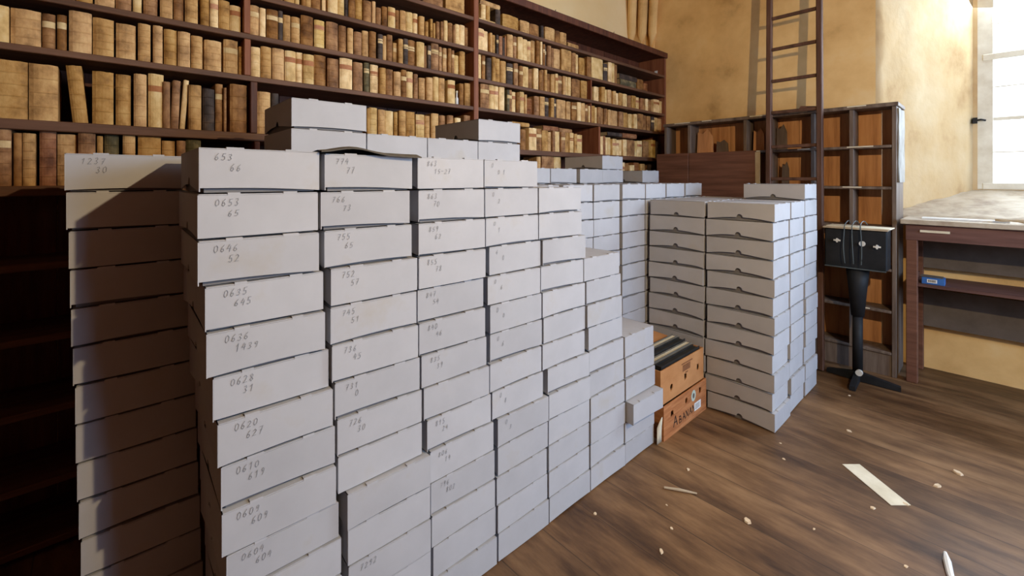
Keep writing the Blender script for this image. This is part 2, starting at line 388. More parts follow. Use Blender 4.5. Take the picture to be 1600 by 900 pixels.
def make_book(row, bay, ya, yb, h, code, idx, total):
    base = code[0]; lean = code[1:]
    tone, lab = LAB.get(base, (base, None))
    if (row, bay, base) == ('C', 'middle', 'Y'): pass
    seed = hash_(ya, yb, h); r = random.Random(seed)
    Wd = max(.012, yb-ya-.0015); D = min(.27, h*r.uniform(.75, .95)); 
    bands = 0 if (tone == 'c' and r.random() < .6) else r.choice((3, 4, 4, 5))
    if Wd < .03 and r.random() < .4: bands = 0
    me, pg, outer, bulge = book_meshes(Wd, h, D, tone, bands, seed)
    x = XF - r.uniform(.012, .04)
    t = thing('book', book_label(row, bay, idx, total, tone, lab, Wd, h), 'book', (x, ya, ZS[row]), 0, 'old leather and parchment books on the wall bookcase')
    rx = {'L': math.radians(5), 'R': math.radians(-4), 'S': math.radians(-2.2)}.get(lean, 0)
    if rx:
        t.rotation_euler.x = rx
        if rx < 0: t.location.z += Wd*math.sin(-rx)
    ob('binding', me, t); ob('page_block', pg, t)
    if lab:
        L = ob('spine_label', label_mesh(Wd, h, outer, h*r.uniform(.66, .74), min(.014, h*.09), lab), t)
        L['label'] = 'faded red spine label' if lab == 'lab_r' else 'pale spine label'
    return t
def hash_(a, b, c): return int(a*9973 + b*7919*3 + c*6101*7) & 0xffffff
def book_label(row, bay, idx, total, tone, lab, Wd, h):
    rr = ROWN[bay].index(row)+1
    size = 'thick ' if Wd > .062 else 'thin ' if Wd < .030 else ''
    lt = ' with faded red label' if lab == 'lab_r' else ' with pale label' if lab else ''
    if not size: size = 'old '
    if idx <= (total+1)//2: pos = ordn(idx)+' from left' if idx > 1 else 'leftmost'
    else:
        k = total-idx+1; pos = ordn(k)+' from right' if k > 1 else 'rightmost'
    s = '%s%s book%s, %s in %s row of %s bay' % (size, TONE[tone], lt, pos, ordn(rr), bay)
    if len(s.split()) > 16: s = s.replace(size, '', 1)
    if len(s.split()) > 16: s = s.replace(' in ', ', ').replace(' row of ', ' row, ')
    return s
BOOKS = [
    ('C', 'left', '-145,-117,154,t -114,-61,154,t -56,11,154,t 13,68,154,b 72,104,154,c 110,162,154,b 170,219,154,t 222,262,154,b 265,318,154,t 328,364,154,t 367,403,154,C 405,453,151,t 455,505,140,C'),
    ('D', 'left', '-371,-306,148,c -304,-218,151,t -216,-176,150,B -172,-142,154,B -136,-64,179,t -62,8,168,t 14,83,163,t 90,136,178,t 144,181,182,t 185,235,174,t 237,287,172,t 290,337,164,t 346,420,160,t 427,492,178,T 495,527,153,t'),
    ('E', 'left', '-384,-255,237,t -253,-168,235,t -125,-75,246,tL -64,7,235,t 13,66,234,t 75,122,244,t 127,185,255,C 181,209,223,b 210,242,236,bS 245,267,244,cR 280,332,222,t 337,387,211,d 391,424,243,B 424,437,225,b 453,530,251,b'),
    ('E', 'middle', '578,644,229,t 651,687,230,d 1189,1208,202,t 1209,1263,211,c 1266,1313,203,t 1318,1382,204,c 1385,1412,201,t 1416,1466,213,t 1469,1533,211,t 1543,1610,201,C 1617,1658,198,t 1665,1725,219,t 1735,1786,213,b 1800,1856,219,b 1875,1929,208,c 1952,2012,234,b'),
    ('F', 'left', '-342,-299,231,B -295,-271,215,b -270,-233,216,t -224,-174,237,r -172,-110,220,t -108,-52,230,b -49,-28,219,t -25,25,226,g 37,82,242,t 90,175,232,t 178,228,211,t 233,269,214,b 271,333,226,g'),
    ('B', 'middle', '670,706,144,t 713,766,144,t 768,793,144,c 802,825,144,b 826,856,144,t 863,916,144,b 921,945,144,c 950,1008,144,c 1009,1054,144,c 1057,1078,144,d 1079,1121,144,b 1122,1167,144,t 1167,1220,135,b 1223,1248,144,t 1254,1289,115,b 1298,1336,135,b 1339,1391,142,C 1394,1422,137,b 1425,1468,141,t 1469,1520,142,c 1527,1563,149,C 1566,1607,136,t 1608,1634,106,t 1661,1682,142,t 1684,1703,117,t 1705,1732,132,b 1742,1766,141,b 1768,1800,154,c 1804,1847,148,b 1849,1870,141,b 1871,1906,154,c 1910,1962,159,c 1964,1992,152,b'),
    ('C', 'middle', '538,587,160,T 589,619,157,c 624,681,162,B 685,709,171,D 711,750,156,t 753,800,156,T 802,870,175,b 875,933,165,Y 943,1013,172,b 1018,1065,167,b 1070,1107,162,t 1112,1161,149,b 1167,1209,169,t 1211,1257,174,b 1263,1298,165,D 1301,1327,164,t 1336,1376,182,b 1377,1405,136,T 1407,1441,165,t 1444,1478,173,D 1485,1540,178,B 1543,1603,174,c 1607,1632,163,b 1634,1661,168,D 1668,1730,197,B 1732,1757,179,B 1760,1795,176,T 1797,1825,177,b 1827,1852,170,B 1853,1902,143,c 1903,1952,178,t'),
    ('D', 'middle', '550,594,161,c 597,649,174,t 653,714,176,t 716,773,174,C 776,811,176,C 812,870,171,C 877,945,184,b 949,1015,174,b 1018,1096,188,C 1104,1164,178,b 1170,1206,185,G 1220,1274,185,C 1277,1318,172,t 1321,1373,172,b 1374,1425,163,t 1428,1469,183,B 1478,1527,183,C 1530,1563,173,b 1570,1619,154,t 1621,1672,162,t 1679,1725,176,c 1735,1786,179,t 1800,1864,172,C 1913,1952,165,b 1956,2008,172,t'),
    ('B', 'right', '2059,2131,166,C 2133,2183,164,c 2190,2214,158,t 2215,2246,148,t 2257,2281,157,D 2285,2320,153,r 2322,2346,149,d 2350,2368,168,r 2379,2443,191,t 2447,2485,189,B 2489,2544,191,c 2551,2607,187,c 2615,2656,185,C 2660,2709,201,t 2711,2748,210,b 2756,2780,212,c 2782,2811,189,B 2813,2842,183,D 2847,2895,192,b 2909,2939,184,b 2941,3023,186,t 3041,3180,202,t 3181,3239,192,b 3241,3298,193,c 3309,3391,174,t 3402,3470,196,b 3476,3658,217,c 3667,3732,176,D 3744,3804,203,c 3809,3864,211,c 3868,3936,207,b'),
    ('C', 'right', '2072,2119,202,c 2126,2158,198,B 2159,2208,177,d 2211,2246,193,t 2253,2305,197,t 2306,2365,182,t 2376,2445,176,D 2448,2497,187,B 2504,2547,174,B 2549,2619,178,c 2623,2672,172,b 2677,2735,184,c 2741,2773,175,b 2775,2812,187,b 2813,2847,196,t 2851,2891,167,b 2895,2943,168,t 2945,2981,178,C 2984,3051,171,B 3055,3097,175,t 3099,3125,177,c 3129,3175,177,c 3188,3303,174,b 3310,3402,173,t 3505,3557,142,c 3559,3616,150,c 3634,3692,157,t 3695,3750,143,c 3756,3823,148,t 3827,3883,142,t 3890,3955,132,c 3958,4026,141,t 4030,4108,140,c 4112,4172,133,b 4176,4259,139,t 4266,4338,134,C 4340,4391,129,r 4398,4482,138,b 4489,4542,144,c 4545,4614,143,b 4622,4748,152,C 4753,4826,147,c'),
    ('D', 'right', '2099,2185,188,B 2190,2239,191,C 2242,2292,198,C 2296,2354,193,c 2365,2393,176,G 2394,2432,180,B 2436,2484,172,C 2486,2526,173,b 2529,2582,185,C 2583,2610,168,t 2611,2679,139,r 2682,2742,165,b 2752,2812,170,t 2829,2885,171,D 2887,2931,174,t 2940,2981,177,D 2988,3108,176,t 3111,3172,171,t 3175,3247,170,B 3252,3308,178,c 3318,3379,179,t 3381,3422,172,B 3427,3458,163,c 3460,3524,169,t 3535,3573,162,c 3575,3630,167,b 3632,3686,167,b 3688,3745,166,b 3747,3791,161,t 3793,3837,159,t 3847,3936,163,t 3942,4022,161,b 4029,4125,163,t 4132,4202,157,c 4209,4281,160,c 4298,4410,175,b 4415,4495,169,b 4499,4575,168,b 4583,4651,168,D 4656,4748,167,c 4753,4843,163,t'),
    ('E', 'right', '2542,2605,172,b 2617,2708,190,C 2716,2783,191,B 2785,2862,181,t 2866,2915,174,t 2920,2956,190,b 2960,3028,185,c 3031,3088,183,B 3091,3153,184,t 3158,3212,186,C 3217,3257,180,t 3262,3344,174,C 3602,3656,182,c 3660,3718,189,r 3724,3762,180,c 3765,3812,182,c 3817,3890,170,C 3892,3959,161,C 3961,4007,164,c 4015,4085,175,c 4091,4240,175,b 4246,4308,174,c 4312,4414,179,C 4428,4549,183,b 4560,4661,201,Y 4673,4769,192,d'),
    ('F', 'right', '2716,2767,218,t 2783,2940,239,b 2949,3044,226,c 3995,4061,200,C 4073,4152,195,b 4158,4243,176,c 4247,4349,206,r 4351,4438,194,t 4442,4522,182,b 4529,4690,192,d'),
]
for row, bay, s in BOOKS:
    items = [i.split(',') for i in s.split()]
    for n, (a, b, h, c) in enumerate(items):
        make_book(row, bay, int(a)/1000, int(b)/1000, int(h)/1000, c, n+1, len(items))

def lying(name, label, x, y, z, Wd, H, D, tone, rz=0, lean=0):
    """a volume lying flat, its spine towards the room; H runs along the shelf"""
    me, pg, outer, bulge = book_meshes(Wd, H, D, tone, 3, hash_(y, z, H))
    t = thing(name, label, 'book', (x, y, z), rz, 'volumes lying flat on the bookcase shelves')
    for nme, m_ in (('binding', me), ('page_block', pg)):
        o = ob(nme, m_, t); o.rotation_euler = (-PI/2+lean, 0, 0); o.location = (0, 0, Wd)
    return t
A = ZS['A']
# top shelf of the right bay: worn volumes in short heaps
lying('book', 'thin torn book lying at the left end of the top shelf, right bay', XF-.03, 2.09, A, .022, .16, .15, 'c')
lying('book', 'tan book lying across the upright pair at top left of right bay', XF-.03, 2.10, A+.132, .038, .20, .16, 't')
def standing(label, y, z, Wd, H, D, tone, xo=.03, g='worn volumes on the top shelf'):
    me, pg, outer, bulge = book_meshes(Wd, H, D, tone, 3, hash_(y, z, H))
    t = thing('book', label, 'book', (XF-xo, y, z), 0, g); ob('binding', me, t); ob('page_block', pg, t); return t
standing('short cream book under the lying tan book, top shelf of right bay', 2.115, A+.023, .045, .108, .12, 'c')
standing('short tan book second under the lying tan book, top shelf right bay', 2.165, A+.023, .036, .108, .12, 't')
standing('short dark book third under the lying tan book, top shelf right bay', 2.26, A, .05, .131, .12, 'd')
standing('squat wide tan volume after the dark one, top shelf of right bay', 2.335, A, .17, .115, .17, 't')
standing('squat tan volume in the middle of the top shelf heap, right bay', 2.53, A, .105, .11, .15, 't')
standing('squat tan volume right of its twin in the top shelf heap', 2.64, A, .11, .108, .15, 'b')
standing('dark narrow volume in the gap of the top shelf heap, right bay', 2.775, A, .035, .12, .13, 'd')
standing('tan volume after the dark narrow one on the top shelf, right bay', 2.83, A, .125, .125, .15, 't')
standing('second tan volume from the right end of the top shelf heap', 2.965, A, .06, .12, .15, 'b')
standing('cream volume closing the top shelf heap on its right, right bay', 3.03, A, .085, .12, .15, 't')
lying('book', 'small tan book lying flat at right end of the top shelf heap', XF-.03, 3.13, A, .05, .15, .12, 't')
lying('book', 'flat grey folded papers lying far right along the top shelf', XF-.06, 3.5, A, .028, .30, .16, 'd')
lying('book', 'thin pale papers lying on the top shelf right of the heap', XF-.10, 3.33, A, .016, .16, .12, 'c')
# middle bay top shelf
standing('big wide rounded tan volume at left of top shelf, middle bay', 1.37, A, .20, .15, .17, 't')
standing('big wide tan volume, left one of the pair on top shelf, middle bay', 1.60, A, .165, .155, .17, 'b')
standing('big wide tan volume beside the tall red upright, top shelf', 1.79, A, .165, .16, .17, 't')
# flat volumes at the right end of the second shelf, right bay
bz = ZS['B']
lying('book', 'grey volume lying at bottom of the heap right of upright books', XF-.03, 3.97, bz, .075, .30, .2, 'g')
lying('book', 'dark grey volume lying on top of the grey-green volume', XF-.03, 3.96, bz+.076, .055, .33, .2, 'd')
standing('grey-brown volume standing beside the flat heap, second shelf right bay', 4.31, bz, .115, .12, .15, 'b', g='volumes near the right end of the bookcase')
standing('small reddish volume near bookcase right end, second shelf', 4.435, bz, .085, .09, .12, 'r', g='volumes near the right end of the bookcase')
ez = ZS['E']
lying('book', 'red-brown volume lying across the books left of partition, fifth shelf', XF-.05, 2.82, ez+.186, .045, .20, .13, 'r')
lying('book', 'brown volume lying across books just left of the partition', XF-.05, 3.03, ez+.184, .040, .18, .13, 'b')
lying('book', 'red-brown volume lying across the books right of the partition', XF-.04, 4.03, ez+.196, .052, .27, .13, 'r')
lying('book', 'dark volume lying across books beside the lying red-brown one', XF-.04, 3.76, ez+.2015, .040, .26, .13, 'd')
lying('book', 'flat tan box file on the books beside the white boxes', XF-.04, 2.44, ez+.197, .035, .20, .13, 't')
# small bottle
bot = thing('glass_bottle', 'small white glass bottle in the gap between books on middle bay shelf', 'bottle', (XF-.045, 1.89, ZS['D']))
bm = bmesh.new(); addtube(bm, [(0,0,0), (0,0,.05), (0,0,.06), (0,0,.092)], [.012, .012, .006, .0055], 12); part('bottle_body', bm, M['whitepaper'], bot, smooth=True)
bm = bmesh.new(); addtube(bm, [(0,0,.092), (0,0,.106)], .008, 12); part('cap', bm, M['paper'], bot)

# ------------------------------------------------------------------ archive boxes
BW, BL, BH = .293, .41, .1163
def box_meshes(seed):
    r = random.Random(seed)
    # lid: top sheet, front and back aprons, side flaps with a half-round thumb notch
    h = BH-.0035; t = .0025
    bm = bmesh.new()
    addbox(bm, -BL, 0, 0, BW, h-t, h)
    for yc in (BW*.27, BW*.74):                     # two tuck tabs along the front and back top edge
        wv = BW*.045+r.uniform(0, .008)
        addbox(bm, -.012, .0012, yc-wv, yc+wv, h-.003, h+.0034); addbox(bm, -BL-.0012, -BL+.012, yc-wv, yc+wv, h-.003, h+.0034)
    n = 24
    for ys in (0, BW-t):
        sag = r.uniform(.007, .019); pk = r.uniform(.25, .6)
        prev = None
        xs_ = sorted(set([-BL*q/n for q in range(n+1)] + [-BL/2+.019*math.cos(PI*q/12) for q in range(13)]), reverse=True)
        xs_ = [q for q in xs_ if abs(q+BL/2) > .0255 or abs(q+BL/2) < .01901]
        for k, x in enumerate(xs_):
            a = -x/BL
            zb = .003 + sag*max(0, math.sin(PI*min(1, a**(math.log(.5)/math.log(pk)))))
            d = abs(x+BL/2)
            if d < 0.019: zb += math.sqrt(0.019**2-d*d)*1.0+.001
            cur = [bm.verts.new(p) for p in ((x, ys, zb), (x, ys+t, zb), (x, ys+t, h), (x, ys, h))]
            if prev:
                for i in range(4): bm.faces.new((prev[i], prev[(i+1)%4], cur[(i+1)%4], cur[i]))
            else: bm.faces.new(cur)
            prev = cur
        bm.faces.new(prev[::-1])
    lid = mesh('lid', bm, M['box'])
    # body: front and back panels whose bottom edge lifts a little, inset core coloured dark as cavity shade
    bm = bmesh.new(); s0, s1, mid = r.choice(((.007,.003,0), (.004,.005,.004), (.012,.003,.003), (.005,.004,.006), (.003,.003,0), (.014,.006,.001)))
    m = 10
    for xs in (-.0025, -BL):
        prev = None
        for k in range(m+1):
            a = k/m; y = .0026+(BW-.0052)*a; zb = s0*(1-a)+s1*a+mid*math.sin(PI*a); bul = .0012*math.sin(PI*a)
            cur = [bm.verts.new(p) for p in ((xs, y, zb), (xs+.0025+bul, y, zb), (xs+.0025+bul, y, h-t-.0006), (xs, y, h-t-.0006))]
            if prev:
                for i in range(4): bm.faces.new((prev[i], prev[(i+1)%4], cur[(i+1)%4], cur[i]))
            else: bm.faces.new(cur)
            prev = cur
        bm.faces.new(prev[::-1])
    nf = len(bm.faces); addbox(bm, -BL+.012, -.012, .012, BW-.012, .0, h-t-.0006)
    bm.faces.ensure_lookup_table()
    for f in bm.faces[nf:]: f.material_index = 1
    return mesh('body', bm, [M['box'], M['boxcore']]), lid
BOXM = [box_meshes(100+k) for k in range(10)]
DG = {'0':[[(.5,1),(.15,.8),(.1,.3),(.45,0),(.85,.25),(.85,.75),(.5,1)]], '1':[[(.2,.7),(.6,1),(.5,0)]],
 '2':[[(.1,.8),(.45,1),(.8,.75),(.5,.35),(.1,0),(.9,.05)]], '3':[[(.15,.9),(.6,1),(.75,.75),(.4,.55),(.8,.3),(.5,0),(.1,.1)]],
 '4':[[(.5,1),(.1,.4),(.9,.45)],[(.75,.8),(.65,0)]], '5':[[(.85,1),(.3,.95),(.2,.55),(.7,.55),(.8,.2),(.45,0),(.1,.1)]],
 '6':[[(.7,1),(.25,.6),(.15,.15),(.5,0),(.8,.25),(.55,.5),(.2,.35)]], '7':[[(.1,.95),(.85,1),(.4,0)],[(.3,.5),(.7,.52)]],
 '8':[[(.5,.55),(.2,.8),(.5,1),(.8,.8),(.5,.55),(.15,.25),(.5,0),(.85,.25),(.5,.55)]], '9':[[(.8,.7),(.4,.5),(.2,.75),(.5,1),(.8,.8),(.7,.3),(.5,0)]],
 '-':[[(.1,.5),(.8,.5)]]}
def writing(lines, seed, y0=.035):
    r = random.Random(seed); bm = bmesh.new(); nrm = Vector((1,0,0))
    for li, txt in enumerate(lines):
        y = y0 + (.028 if li else 0) + r.uniform(-.004, .004); z = BH-.034-.027*li
        for ch in txt:
            if ch == ' ': y += .012; continue
            hh = .0175*r.uniform(.9, 1.1)
            for st in DG[ch]:
                strip(bm, [(.0016+.0012*math.sin(PI*min(1, max(0, (y+px_*.010)/BW))), y+px_*.010+pz*.003, z+pz*hh+r.uniform(-.0006, .0006)) for px_, pz in st], .0013, nrm, None)
            y += .0145
    return mesh('pencil_number', bm, M['pencil'])
def archive_box(x, y, z, label, rz=0, hs=1.0, var=None, text=None, group='white cardboard archive boxes in the big stacks', seed=0, ty=.035):
    t = thing('archive_box', label, 'box', (x, y, z), rz, group); t.scale = (1, 1, hs)
    b, l = BOXM[var if var is not None else rnd.randrange(len(BOXM))]
    ob('body', b, t); ob('lid', l, t)
    if text: ob('pencil_number', writing(text, seed, ty), t)
    return t
MID = {1:[309,306,307,322,325,338,349,356,358,368,375,377,380,382],
 2:[618,607,617,637,636,632,648,654,658,689,689,691,693,692],
 3:[933,936,937,933,929,925,941,945,971,983,986,985,996,999],
 4:[1228,1230,1234,1253,1245,1258,1257,1249,1265,1298,1298,1292,1298,1301],
 5:[1530,1524,1537,1543,1542,1563,1552,1590,1587,1596,1597,1598,1598],
 6:[1846,1866,1874,1882,1882,1888,1888,1893,1898,1900],
 7:[2176,2180,2186,2205,2192,2197]}
TXT = {1:['653/66','0653/65','0646/52','0635/645','0636/1439','0628/31','0620/627','0610/619','0609/609','0604/604'],
 2:['774/77','766/73','755/65','752/57','745/51','736/45','731/0','726/30','','','','7292'],
 3:['863/15-27','863/70','859/62','855/78','847/54','840/46','835/39','','815/24','806/14','796/802'],
 4:['0/0 1','0/2','0/1','6/0','0/6','0/0','0/6','','0/8','0/3']}
LAST = {}
for c, mids in MID.items():
    n = len(mids); z = 0
    pitch = [BH]*n
    if c == 1: pitch = [.1188]*9+[.1126]*5
    top = sum(pitch); zt = top
    for k in range(n):                      # from the top down
        zt -= pitch[k]; r = random.Random(c*50+k)
        dx = r.uniform(-.004, .004); rz = math.radians(r.uniform(-.8, .8)); ymid = mids[k]/1000
        if c == 7 and k == 3: dx = .05; rz = math.radians(-1.5)
        if c == 2 and k == 9: dx = .012
        y = ymid*(1.355-dx)/1.355 - BW/2
        if c == 7 and k == 3: y = 2.185-BW/2
        y = max(y, LAST.get(n and (round(zt/BH)), -9)+BW+.007)
        LAST[round(zt/BH)] = y
        tx = TXT.get(c, []); s = tx[k] if k < len(tx) else ''
        lines = [q for q in s.split('/')] if s else None
        if c > 4 and k < n-1: lines = None
        col = 'nearest front column' if c == 1 else 'rightmost low front column' if c == 7 else ordn(c)+' front column'
        mark = ' pencilled '+' '.join(lines) if lines else ''
        extra = ', sticking out' if (c == 7 and k == 3) else ', top crumpled' if (c == 2 and k == 0) else ''
        lab = 'white archive box%s, %s from top of the %s%s' % (mark, ordn(k+1), col, extra)
        b = archive_box(-1.355+dx, y, zt, lab, rz, pitch[k]/BH, text=lines, seed=c*100+k, group='white archive boxes in the long front wall')
        if c == 2 and k == 0:               # torn, crumpled lid edge curling up
            bm = bmesh.new(); P = []
            rr = random.Random(4)
            for i in range(15):
                a = i/14; yy = BW*(-.06+1.14*a); hgt = BH+.006+.017*math.exp(-((a-.3)/.2)**2)+rr.uniform(-.001, .001)
                P.append([bm.verts.new(p) for p in ((-.13, yy, BH-.001), (-.01, yy, hgt*.995+.001), (.026, yy, hgt-.004-.006*a), (.024, yy, hgt-.0075-.006*a), (-.01, yy, hgt-.003))])
            for A_, B_ in zip(P, P[1:]):
                for i in range(4): bm.faces.new((A_[i], A_[i+1], B_[i+1], B_[i]))
            o = part('torn_lid_edge', bm, M['greyfolder'], b); o['label'] = 'crumpled brown torn lid edge'
ROWB = [(.503,16), (.803,15), (1.10,15), (1.398,16), (1.725,13), (2.058,13), (2.362,13), (2.69,13), (2.998,13), (3.315,13), (3.63,13)]
HID = []
def stack(x, y0, n, where, group, seed, drift=0, jit=.003, text_top=None, hide=0):
    for k in range(n):
        r = random.Random(seed*71+k); j = n-1-k
        if k < hide:
            HID.append((x, y0, k*BH)); continue
        lab = 'white archive box, %s, %s' % ('topmost' if j == 0 else ordn(j+1)+' from top', where)
        t = archive_box(x+r.uniform(-jit, jit), y0+r.uniform(-jit, jit)*.6+drift*j/(n-1), k*BH, lab, math.radians(r.uniform(-.5, .5)), 1, text=text_top if j == 0 else None, group=group, seed=seed)
WB = ['tall near stack behind front wall', 'second stack behind front wall', 'third stack behind front wall', 'fourth taller stack behind front wall', 'fifth stack behind front wall', 'sixth stack behind front wall', 'seventh stack behind front wall', 'eighth stack, left of thumb-hole group', 'ninth stack of the second row', 'tenth stack of the second row', 'last stack of the second row']
for i, (y, n) in enumerate(ROWB): stack(-1.80, y, n, WB[i], 'white archive boxes in the second row', 200+i, hide=13 if i < 4 else 11 if i == 4 else 8 if i == 5 else 0)
ROWC = [(2.10,14), (2.403,14), (2.735,14), (3.032,15), (3.338,13), (3.648,14)]
for i, (y, n) in enumerate(ROWC): stack(-2.222, y, n, 'back row against bookcase, '+('nearest' if i == 0 else ordn(i+1))+' stack', 'white archive boxes in the back row', 300+i, hide=n-2 if i != 4 else n)
stack(-1.85, -.103, 14, 'separate shaded stack at far left', 'white archive boxes in the far left stack', 400, drift=.045, text_top=['1237', '30'])
for g, x in (('right', -.925), ('left', -1.353)):
    for i, y in enumerate((2.997, 3.322, 3.648)):
        n = 13 if (g == 'right' and i == 2) else 12
        nm = ('front', 'middle', 'rear')[i]
        stack(x, y, n, '%s stack of the thumb-hole group\'s %s half' % (nm, g), 'white archive boxes in the group by the ladder', 500+i+(10 if g == 'left' else 0), jit=.008, drift=-.006, hide=11 if (g == 'left' and i) else 0)

# the boxes buried inside the stacks, of which nothing shows: one object
bm = bmesh.new()
for x, y, z in HID:
    addbox(bm, x-BL, x, y, y+BW, z+.003, z+BH-.0035); addbox(bm, x-BL+.01, x-.01, y+.01, y+BW-.01, z, z+.003)
tag(part('archive_boxes', bm, M['box']), 'white archive boxes buried inside the big stacks behind the outer ones', 'boxes', kind='stuff')

# ------------------------------------------------------------------ pigeonhole cabinet on the end wall
CX0, CX1, CY0, CY1, CH = -2.475, -.535, 4.505, 4.862, 2.145
cab = thing('pigeonhole_cabinet', 'weathered brown open pigeonhole cabinet standing against the ochre end wall', 'cabinet', (CX0, CY0, 0))
def kp(name, bm, m, **k):
    bmesh.ops.translate(bm, verts=bm.verts, vec=(-CX0, -CY0, 0)); return part(name, bm, m, cab, **k)
bm = bmesh.new(); x = CX0+.03; rb = random.Random(3)
while x < CX1-.03:
    x2 = min(x+rb.uniform(.16, .26), CX1-.03); addbox(bm, x, x2-.004, CY0+.205, CY0+.217, .05, CH-.031); x = x2
kp('back_board', bm, M['cabback'])
CZ = [1.815, 1.486, 1.172, .842, .515, .19]
for z in CZ: kp('shelf', bx(CX0+.03, CX1-.03, CY0, CY0+.204, z-.022, z), M['cabwood'], bevel=.003)
kp('top_board', bx(CX0-.01, CX1+.012, CY0-.012, CY1, CH-.03, CH), M['cabwood'], bevel=.003)
kp('plinth', bx(CX0+.03, CX1-.03, CY0+.01, CY0+.03, 0, .165), M['cabwood'])
for a, b in ((CX0, CX0+.03), (CX1-.028, CX1)): kp('side_panel', bx(a, b, CY0, CY1, 0, CH-.031), M['cabwood'], bevel=.003)
for xd in (-2.197, -1.642, -1.43, -1.088, -.818):
    zs = [CH-.03]+CZ
    for zt, zb in zip(zs, CZ):
        lo = zt-.023 if zt != CH-.03 else zt-.001
        kp('divider', bx(xd-.014, xd+.014, CY0+.004, CY0+.204, zb+.0005, lo), M['cabwood'], bevel=.002)
bm = bmesh.new(); addbox(bm, CX1+.0005, CX1+.004, CY0+.03, CY1-.04, 1.52, 2.10)
bmesh.ops.subdivide_edges(bm, edges=bm.edges[:], cuts=3, use_grid_fill=True)
for v in bm.verts:
    if v.co.x > CX1+.002: v.co.x += rb.uniform(0, .012); v.co.y += rb.uniform(-.01, .01)
o = kp('torn_paper', bm, M['greypaper']); o['label'] = 'torn white paper on the cabinet side'
for z in [CH]+CZ[:5]:
    for j in range(5):
        xa = CX0+.1+j*.38+rb.uniform(-.06, .06); L = rb.uniform(.09, .2)
        if xa+L > CX1-.03: continue
        zz = z-.016
        o = kp('shelf_label', bx(xa, xa+L, CY0-.0145 if z == CH else CY0-.002, CY0-.0125 if z == CH else CY0-.0005, z-.011, z-.002), M['paper']); o['label'] = 'pale paper shelf label'
# brown panels leaning on the cabinet's lower left
pn = thing('wooden_panel', 'large red-brown wooden panel standing against the left part of the pigeonhole cabinet', 'panel', (-2.52, 4.42, 0))
bm = bmesh.new(); addbox(bm, 0, .358, 0, .03, 0, 1.815); part('left_board', bm, M['panelwood'], pn, bevel=.004)
bm = bmesh.new(); addbox(bm, .362, 1.0, 0, .03, 0, 1.812); part('right_board', bm, M['panelwood'], pn, bevel=.004)
bm = bmesh.new(); addbox(bm, 1.0, 1.035, -.002, .03, 0, 1.795)
bmesh.ops.subdivide_edges(bm, edges=bm.edges[:], cuts=5, use_grid_fill=True)
for v in bm.verts: v.co.x += rb.uniform(-.004, .004)
o = part('frayed_edge', bm, M['manila'], pn); o['label'] = 'pale frayed right edge'
def plank(name, label, cx, cy, z, w_, h_, tz, m='palewood', d=.012, rz=0):
    bm = bmesh.new(); P = [(-w_/2, 0), (w_/2, 0), (w_*.42, h_*.7), (w_*.1, h_), (-w_*.2, h_*.82), (-w_/2, h_*.9)]
    f = [bm.verts.new((x, 0, y)) for x, y in P]; b = [bm.verts.new((x, d, y)) for x, y in P]
    bm.faces.new(f); bm.faces.new(b[::-1])
    for i in range(len(P)): bm.faces.new((f[i], b[i], b[(i+1)%len(P)], f[(i+1)%len(P)]))
    o = part(name, bm, M[m]); o.location = (cx, cy, z); o.rotation_euler = (-math.radians(tz), 0, rz)
    return tag(o, label, 'broken board', 'broken boards in the pigeonholes')
plank('broken_board', 'splintered orange board in the second top pigeonhole from left', -2.07, 4.60, 1.8175, .17, .25, 6, 'cabback')
plank('broken_board', 'small splintered board beside it in the second top pigeonhole', -1.90, 4.62, 1.8175, .12, .13, 5, 'cabwood')
plank('broken_board', 'broken board standing in the narrow top pigeonhole left of ladder', -1.55, 4.60, 1.8175, .10, .22, 5, 'cabback')
plank('broken_board', 'grey broken board in the top pigeonhole behind the ladder', -1.36, 4.62, 1.8175, .09, .24, 4, 'cabwood')
plank('broken_board', 'narrow broken board in the pigeonhole below, behind the ladder', -1.33, 4.62, 1.4885, .06, .22, 4, 'cabwood')
bm = bmesh.new(); f = [(-.09,0,0), (.10,0,0), (.07,0,.045), (-.06,0,.06)]
vs = [[bm.verts.new((x, y+d, z)) for x, y, z in f] for d in (0, .14)]
bm.faces.new(vs[0]); bm.faces.new(vs[1][::-1])
for i in range(4): bm.faces.new((vs[0][i], vs[1][i], vs[1][(i+1)%4], vs[0][(i+1)%4]))
o = part('wood_block', bm, M['panelwood']); o.location = (-1.15, 4.62, CH+.0005); tag(o, 'brown wedge of wood lying on top of the cabinet behind the ladder', 'wood')

# ------------------------------------------------------------------ ladder
lad = thing('ladder', 'tall dark wooden ladder leaning over the front of the pigeonhole cabinet', 'ladder', (-1.2, 4.245, 0))
def lpt(xf, z): return Vector((xf - .024*z, .088*z, z))
def beam(bm, a, b, wx, wy):
    d = (b-a).normalized(); s = Vector((1,0,0)); s = (s-d*s.dot(d)).normalized(); u = d.cross(s)
    vs = [[bm.verts.new(p+s*i*wx/2+u*j*wy/2) for i, j in ((-1,-1), (1,-1), (1,1), (-1,1))] for p in (a, b)]
    bm.faces.new(vs[0][::-1]); bm.faces.new(vs[1])
    for i in range(4): bm.faces.new((vs[0][i], vs[0][(i+1)%4], vs[1][(i+1)%4], vs[1][i]))
for xf in (-.155, .233):
    bm = bmesh.new(); beam(bm, lpt(xf, 0.005), lpt(xf, 3.88), .042, .055)
    part('rail', bm, M['ladderwood'], lad, bevel=.005)
for z in (.38, .67, .96, 1.25, 1.547, 1.834, 2.145, 2.433, 2.728, 3.02, 3.31, 3.6):
    bm = bmesh.new(); a, b = lpt(-.134, z), lpt(.212, z)
    addbox(bm, a.x, b.x, a.y-.015, a.y+.015, z-.014, z+.014)
    part('rung', bm, M['ladderwood'], lad, bevel=.004)

